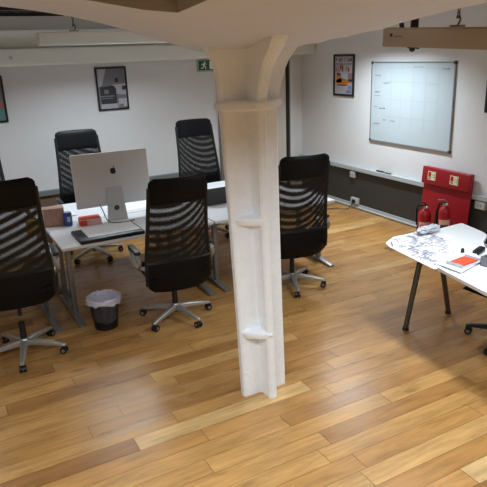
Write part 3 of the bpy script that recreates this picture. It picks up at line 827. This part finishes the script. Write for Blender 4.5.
framed('poster_frame', 'black framed colour poster with red lettering left of the whiteboard', (XW, 6.915, 1.885), .465, .575, 'right',
       [M['pic_lilac'], ('heading', M['pic_navy'], glyphs(.05, .45, .04, .13, 5, 1)+glyphs(.52, .95, .04, .13, 5, 2)), ('lettering', M['pic_navy'], glyphs(.06, .95, .18, .22, 12, 3)),
        ('lettering', M['pic_red'], glyphs(.04, .96, .24, .40, 8, 5)),
        ('picture_sky', M['pic_blue'], [rect(.38, .44, .72, .66)]), ('picture_side', M['pic_rose'], [rect(.74, .44, .98, .70)]),
        ('picture_ground', M['pic_orange'], [ell(.42, .68, .36, .10), [(.1, .5), (.2, .43), (.34, .46), (.4, .62), (.4, .7), (.1, .7)]]),
        ('picture_shadow', M['pic_dark'], [rect(.12, .44, .3, .5), ell(.42, .765, .34, .015), rect(.76, .60, .98, .66)]),
        ('badge', M['pic_violet'], [ell(.8, .93, .16, .05), rect(.75, .78, .95, .86)]), ('small_print', M['greypaper'], [rect(.08, .84, .5, .86), rect(.08, .89, .45, .91)])], .03)
framed('picture_frame', 'black framed grey street photograph on the back wall above the desktop computer', (2.338, YW, 1.845), .425, .565, 'back',
       [M['pic_mid'], ('sky', M['pic_sky'], [[(0, 0), (.33, 0), (.14, .42), (0, .45)]]), ('street', M['pic_lilac'], [[(.5, .40), (1, .38), (1, .7), (.5, .6)], rect(.05, .86, .66, 1.0), rect(.7, .76, 1, .97)]),
        ('vehicle', M['pic_dark'], [[(.06, .45), (.55, .42), (.64, .5), (.64, .88), (.06, .88)]]), ('vehicle', M['pic_mid'], [rect(.2, .52, .36, .62), rect(.06, .67, .56, .70), rect(.08, .73, .5, .75)]),
        ('figure', M['pic_dark'], [rect(.86, .44, 1, .54), rect(.62, .24, .74, .34)]), ('road', M['pic_mid'], [rect(.66, .66, 1, .74), rect(.72, .9, .86, 1)])], .024)
framed('picture_frame', 'black framed picture cut off by the left edge of the photo', (.967-.2125, YW, 1.80), .425, .565, 'back',
       [M['pic_mid'], ('band', M['pic_rose'], [rect(0, .55, 1, .72)]), ('band', M['pic_teal'], [rect(0, .72, 1, 1)])], .024)
framed('poster_frame', 'black framed picture cut off by the right edge of the photo', (XW, 4.44-.2325, 1.83), .465, .60, 'right',
       [M['pic_mid'], ('band', M['pic_lilac'], [rect(0, .8, 1, 1)])], .03)

# ------------------------------------------------------------------ exit sign
ex = thing('exit_sign', 'green exit sign with white running figure above the column-side door', 'sign', (3.80, YW, 2.085))
MB().box((0, -.012, 0), (.38, .024, .17), bev=.003).build('surround', M['exit_frame'], ex)
pl = MB().box((0, -.0255, .004), (.345, .004, .135)).build('panel', M['exit'], ex)
mb = MB()
def epoly(P): mb.prism(P, 0, .0015, lambda x, z, t: (x, -.0278-t, z))
ex0 = -.085
epoly([(ex0+.012+.012*math.cos(k*.628), .046+.012*math.sin(k*.628)) for k in range(10)])                     # head
epoly([(ex0-.022, .03), (ex0+.012, .034), (ex0+.008, -.008), (ex0-.014, -.008)])                              # torso
epoly([(ex0-.022, .03), (ex0-.045, .012), (ex0-.04, .004), (ex0-.016, .02)])                                  # arm
epoly([(ex0+.010, .03), (ex0+.035, .012), (ex0+.04, .02), (ex0+.014, .034)])
epoly([(ex0-.014, -.006), (ex0-.03, -.028), (ex0-.055, -.03), (ex0-.055, -.04), (ex0-.022, -.04), (ex0+.0, -.012)])
epoly([(ex0-.004, -.006), (ex0+.02, -.024), (ex0+.012, -.05), (ex0+.024, -.05), (ex0+.035, -.02), (ex0+.01, .0)])
epoly([(.0, -.05), (.06, -.05), (.06, .055), (.0, .055)])                                                     # doorway
epoly([(.09, -.006), (.13, -.006), (.13, .022), (.16, -.0), (.13, -.03), (.13, -.016), (.09, -.016)][::-1])
mb.build('running_figure', M['paper'], pl)

# ------------------------------------------------------------------ sockets
def socket(y, z, w, h, label, plug=False):
    t = thing('wall_socket', label, 'socket', (XW-.012, y, z))
    MB().box((-.02, 0, 0), (.04, w, h), bev=.005).build('box', M['socket'], t, smooth=True)
    MB().box((-.043, 0, 0), (.006, w*.9, h*.86), bev=.002).build('faceplate', M['rail'], t)
    if plug:
        p_ = MB().box((-.062, -.01, .0), (.034, .05, .05), bev=.008); p_.build('plug', M['black'], t, smooth=True)
    else:
        for dy in (-.02, .02): MB().box((-.0465, dy, .0), (.003, .014, .02)).build('port', M['gapgrey'], t)
    return t
socket(6.63, .50, .10, .09, 'small white data socket under the trunking, above the plugged socket')
socket(6.57, .115, .16, .09, 'white double socket at the skirting with a black plug in it', True)
socket(4.36, .505, .14, .09, 'grey white socket under the trunking right of the fire point')
cab = MB().tube(smoothpath([(XW-.08, 6.56, .10), (XW-.13, 6.55, .05), (XW-.17, 6.60, .006), (5.05, 6.75, .006), (4.75, 6.75, .006), (4.4, 6.95, .006), (3.9, 6.9, .006), (3.7, 6.6, .006)], 8), .006, 6).build('floor_cable', M['black'], None, smooth=True)
tag(cab, 'thin black cable running along the floor from the plugged wall socket', 'cable')

# ------------------------------------------------------------------ fire point
fp = thing('fire_point_stand', 'red fire point board leaning against the right wall', 'fire point', (XW-.01, 4.835, 0))
lean = Matrix.Rotation(R_(5.0), 3, 'Y')
def leanp(v): return lean@Vector(v)+Vector((-.11, 0, 0))
b = MB(); b.box((0, 0, .42), (.03, .73, .835), bev=.012, seg=3)
bmesh.ops.rotate(b.bm, verts=b.bm.verts, matrix=lean); bmesh.ops.translate(b.bm, verts=b.bm.verts, vec=(-.11, 0, .006))
bd = b.build('back_board', M['redboard'], fp, smooth=True)
b = MB(); b.box((-.035, 0, .735), (.05, .735, .21), bev=.014, seg=3)
bmesh.ops.rotate(b.bm, verts=b.bm.verts, matrix=lean); bmesh.ops.translate(b.bm, verts=b.bm.verts, vec=(-.11, 0, .006))
hd = b.build('header_panel', M['redboard'], fp, smooth=True)
for yc in (.205, -.14):
    def lq(y0, z0, y1, z1, d, nm, m, par):
        mb = MB(); v = [mb.bm.verts.new(lean@Vector((-.0605-d, y, z))+Vector((-.11, 0, .006))) for y, z in ((y0, z0), (y1, z0), (y1, z1), (y0, z1))]; mb.bm.faces.new(v)
        # give the sticker its thickness
        ex_ = bmesh.ops.extrude_face_region(mb.bm, geom=list(mb.bm.faces)); bmesh.ops.translate(mb.bm, verts=[e for e in ex_['geom'] if isinstance(e, bmesh.types.BMVert)], vec=(-.0006, 0, 0))
        return mb.build(nm, m, par)
    st_ = lq(yc+.062, .685, yc-.062, .79, 0, 'sticker', M['cream'], hd)
    lq(yc+.052, .722, yc+.012, .78, .001, 'sticker_symbol', M['red'], st_)
    lq(yc+.052, .695, yc+.012, .715, .001, 'sticker_text', M['pic_mid'], st_)
    lq(yc+.0, .72, yc-.05, .725, .001, 'sticker_text', M['greenlab'], st_); lq(yc+.0, .745, yc-.05, .752, .001, 'sticker_text', M['greenlab'], st_)
    lq(yc-.045, .70, yc-.055, .78, .001, 'sticker_text', M['greenlab'], st_)

def extinguisher(loc, h, r, label, hose, rz=0):
    t = thing('fire_extinguisher', label, 'fire extinguisher', loc, R_(rz), 'fire extinguishers on the red stand')
    hb = h-.11
    MB().lathe([(r*.92, 0), (r, .01), (r, hb-.07), (r*.93, hb-.035), (r*.7, hb-.01), (r*.35, hb+.008), (.02, hb+.014)], seg=28).build('cylinder', M['red'], t, smooth=True)
    MB().lathe([(.019, hb+.012), (.021, hb+.02), (.021, hb+.045), (.016, hb+.05)], seg=16).build('valve', M['silver'], t, smooth=True)
    MB().tube([(.02, .0, hb+.045), (-.03, .0, hb+.06), (-.10, .01, hb+.052)], .011, 8, flat=.6).build('lower_handle', M['plastic'], t, smooth=True)
    MB().tube([(.03, .0, hb+.05), (-.02, .0, hb+.088), (-.10, .01, hb+.098)], .011, 8, flat=.6).build('lever', M['silver'] if not hose else M['plastic'], t, smooth=True)
    MB().cone((0, -.02, hb+.035), (0, -.035, hb+.035), .014, seg=12).build('gauge', M['white_plastic'], t)
    mb = MB()
    n_ = 12
    mb.sheet(lambda u, v: ((r+.0012)*math.cos(math.pi*(.95+.75*u)), (r+.0012)*math.sin(math.pi*(.95+.75*u)), .10+v*(hb-.24)), n_, 2)
    lb = mb.build('label', M['pink'], t, smooth=True)
    mb = MB()
    mb.sheet(lambda u, v: ((r+.0024)*math.cos(math.pi*(1.05+.45*u)), (r+.0024)*math.sin(math.pi*(1.05+.45*u)), .10+(hb-.24)*(.55+.2*v)), n_, 1)
    mb.build('label_band', M['pic_dark'] if hose == 0 else M['red'], lb, smooth=True)
    if hose:
        MB().tube(smoothpath([(0, .02, hb+.03), (-.01, .08, hb+.05), (-.01, .125, hb-.02), (-.01, .12, hb-.16), (-.01, .095, .12), (-.01, .09, .08)], 6), .012, 8).build('hose', M['plastic'], t, smooth=True)
    else:
        MB().tube(smoothpath([(0, .02, hb+.03), (-.01, .07, hb+.02), (-.01, .098, hb-.06)], 6), .012, 8).build('hose', M['plastic'], t, smooth=True)
        MB().cone((-.01, .10, hb-.06), (-.01, .105, hb-.30), .016, .034, 16).build('discharge_horn', M['plastic'], t, smooth=True)
    return t
extinguisher((5.13, 4.945, 0), .48, .075, 'red fire extinguisher with black hose at the left of the fire point', 1)
extinguisher((5.11, 4.625, 0), .585, .066, 'slimmer red fire extinguisher with black horn at the right of the fire point', 0)

# ------------------------------------------------------------------ suspended lights
def batten(label, p0, p1, w, h, m, chains, caps=True, clip=False, plate=False):
    """lamp trough between two end points (centre of the top edge line at p.z = bottom)"""
    p0, p1 = Vector(p0), Vector(p1); d = p1-p0; Ln = d.length
    t = thing('suspended_light', label, 'light', p0)
    ang = math.atan2(d.y, d.x); t.rotation_euler = (0, -math.asin(d.z/Ln), ang)
    # trough: opaque top and sides, open below
    P = [(-w/2, 0), (-w/2+.008, 0), (-w/2+.008, h-.01), (w/2-.008, h-.01), (w/2-.008, 0), (w/2, 0), (w/2, h-.012), (w/2-.012, h), (-w/2+.012, h), (-w/2, h-.012)]
    body = MB().prism(P, 0, Ln, lambda y, z, x: (x, y, z)).build('housing', m, t)
    for x in (-.004, Ln+.004): MB().box((x, 0, h/2), (.016, w+.006, h+.002), bev=.005).build('end_cap', m, t)
    for y in (-w*.2, w*.2): MB().tube([(.05, y, .035), (Ln-.05, y, .035)], .013, 10).build('tube', M['tube'], t, smooth=True)
    for x in chains:
        MB().box((x, 0, h+.008), (.09, .05, .012), bev=.003).build('hanger_plate', M['alu'], t)
        # hook + chain links up to the ceiling / soffit
        wp = t.matrix_basis@Vector((x, 0, h))
        zt = ZC
        if wp.y < 3.4 and .953 < wp.x < 2.38: zt = soffit(wp.x, wp.y)
        elif 2.9 < wp.y < 3.4: zt = soffit(wp.x, wp.y)
        top_ = zt-wp.z
        ch = MB()
        ch.tube(smoothpath([(x, 0, h+.01), (x+.012, 0, h+.03), (x+.018, 0, h+.05), (x+.004, 0, h+.068), (x-.014, 0, h+.055)], 4), .006, 6)
        z = h+.055; k = 0
        while z < h+top_-.02:
            a = (k % 2)*math.pi/2
            ring = [(x+.009*math.cos(q)*math.cos(a), .009*math.cos(q)*math.sin(a), z+.017+.019*math.sin(q)) for q in [j*2*math.pi/8 for j in range(8)]]
            ch.tube(ring, .0038, 5, closed=True, up=(math.sin(a)+.01, math.cos(a), .02)); z += .031; k += 1
        ch.build('chain', M['chain'], t, smooth=True)
    if clip:
        MB().box((.215, 0, h+.03), (.04, w*.25, .07), bev=.004).build('bracket', M['black'], t)
        MB().box((.085, 0, h+.02), (.018, w*.2, .05), rot=Matrix.Rotation(R_(-20), 3, 'Y'), bev=.003).build('bracket', M['black'], t)
        MB().box((.215, 0, -.004), (.06, w*.3, .012), bev=.003).ball((.21, 0, -.016), .021, .021, .018).box((.262, 0, -.005), (.018, .025, .016), bev=.004).build('sensor', M['black'], t, smooth=True)
    if plate:
        MB().box((.075, w/2+.0015, h*.6), (.022, .003, .022)).build('logo_plate', M['redbox'] if False else M['alu_dark'], t)
        MB().box((.14, w/2+.0012, h*.55), (.07, .002, .008)).build('name_strip', M['alu'], t)
    return t
battens = [
    ('beige suspended light with black sensor in front of the whiteboard', (3.12, 3.43, 2.253), (3.10, 1.93, 2.185), M['fixture'], [.60], True),
    ('white suspended light hanging on a chain near the back wall at left', (1.215, 6.6, 2.392), (2.75, 6.6, 2.388), M['fixture_white'], [.37, 1.2], False),
]
for lb, a, b_, m_, ch_, cl in battens:
    batten(lb, a, b_, .16, .128, m_, ch_, clip=cl, plate=False)
# maker's dot on the beige light: the room side is local -y there
lt = [o for o in COL.objects if o.type == 'EMPTY' and o.get('label', '').startswith('beige suspended')][0]
hs = [o for o in lt.children if o.name.startswith('housing')][0]
MB().box((.075, -.081, .078), (.024, .003, .024)).build('logo_plate', M['alu_dark'], hs)
MB().box((.145, -.081, .070), (.08, .002, .009)).build('name_strip', M['alu'], hs)

# black perforated cable tray under the ceiling at top left
ctr = thing('cable_tray', 'black perforated cable tray under the ceiling at top left', 'cable tray', (-.8, 6.0, 2.655))
MB().box((1.08, .15, .035), (2.3, .30, .004)).build('tray_bed', M['black'], ctr)
MB().box((1.08, 0, .052), (2.3, .004, .036)).build('tray_side', M['black'], ctr)
MB().box((1.08, .30, .035), (2.3, .004, .07)).build('tray_side', M['black'], ctr)
mb = MB()
for k in range(24): mb.box((-.02+k*.095, 0, .008), (.045, .004, .014))
mb.box((1.08, 0, .02), (2.3, .006, .006)).build('slotted_edge', M['black'], ctr)
for x in (.2, 1.9):
    MB().tube([(x, .15, .03), (x, .15, .295)], .005, 6).build('drop_rod', M['chain'], ctr)

# ------------------------------------------------------------------ light
def area(loc, rotz, sx, sy, power, col=(1, .985, .965), tilt=(0, 0), spread=180):
    l = bpy.data.lights.new('lamp', 'AREA'); l.shape = 'RECTANGLE'; l.size = sx; l.size_y = sy; l.energy = power; l.color = col; l.spread = R_(spread)
    o = bpy.data.objects.new('lamp', l); COL.objects.link(o); o.location = loc; o.rotation_euler = (tilt[0], tilt[1], rotz)
    return o
WHT = (.82, .92, 1.0)
area((3.11, 2.75, 2.20), R_(90), 1.4, .13, 25, WHT, spread=150)
area((1.98, 6.6, 2.37), 0, 1.4, .13, 30, WHT, spread=150)
area((4.6, 5.75, 2.55), R_(90), 1.0, .2, 42, WHT, spread=132)
area((-.9, 6.4, 2.37), 0, 1.4, .13, 28, WHT, spread=150)
area((.6, 1.6, 2.22), 0, 1.2, .13, 41, WHT, spread=150)  # unseen lamp without a fixture, added here to brighten the column
area((-1.5, 1.4, 2.3), 0, 1.4, .13, 38, WHT, spread=150)
area((3.4, .2, 2.3), 0, 1.4, .13, 66, WHT, spread=150)
w = bpy.data.worlds.new('world'); sc.world = w; w.use_nodes = True
w.node_tree.nodes['Background'].inputs[0].default_value = (.8, .85, .9, 1); w.node_tree.nodes['Background'].inputs[1].default_value = .2

sc.view_settings.view_transform = 'Standard'; sc.view_settings.look = 'None'; sc.view_settings.gamma = 1; sc.view_settings.use_curve_mapping = False
sc.view_settings.exposure = 0.0
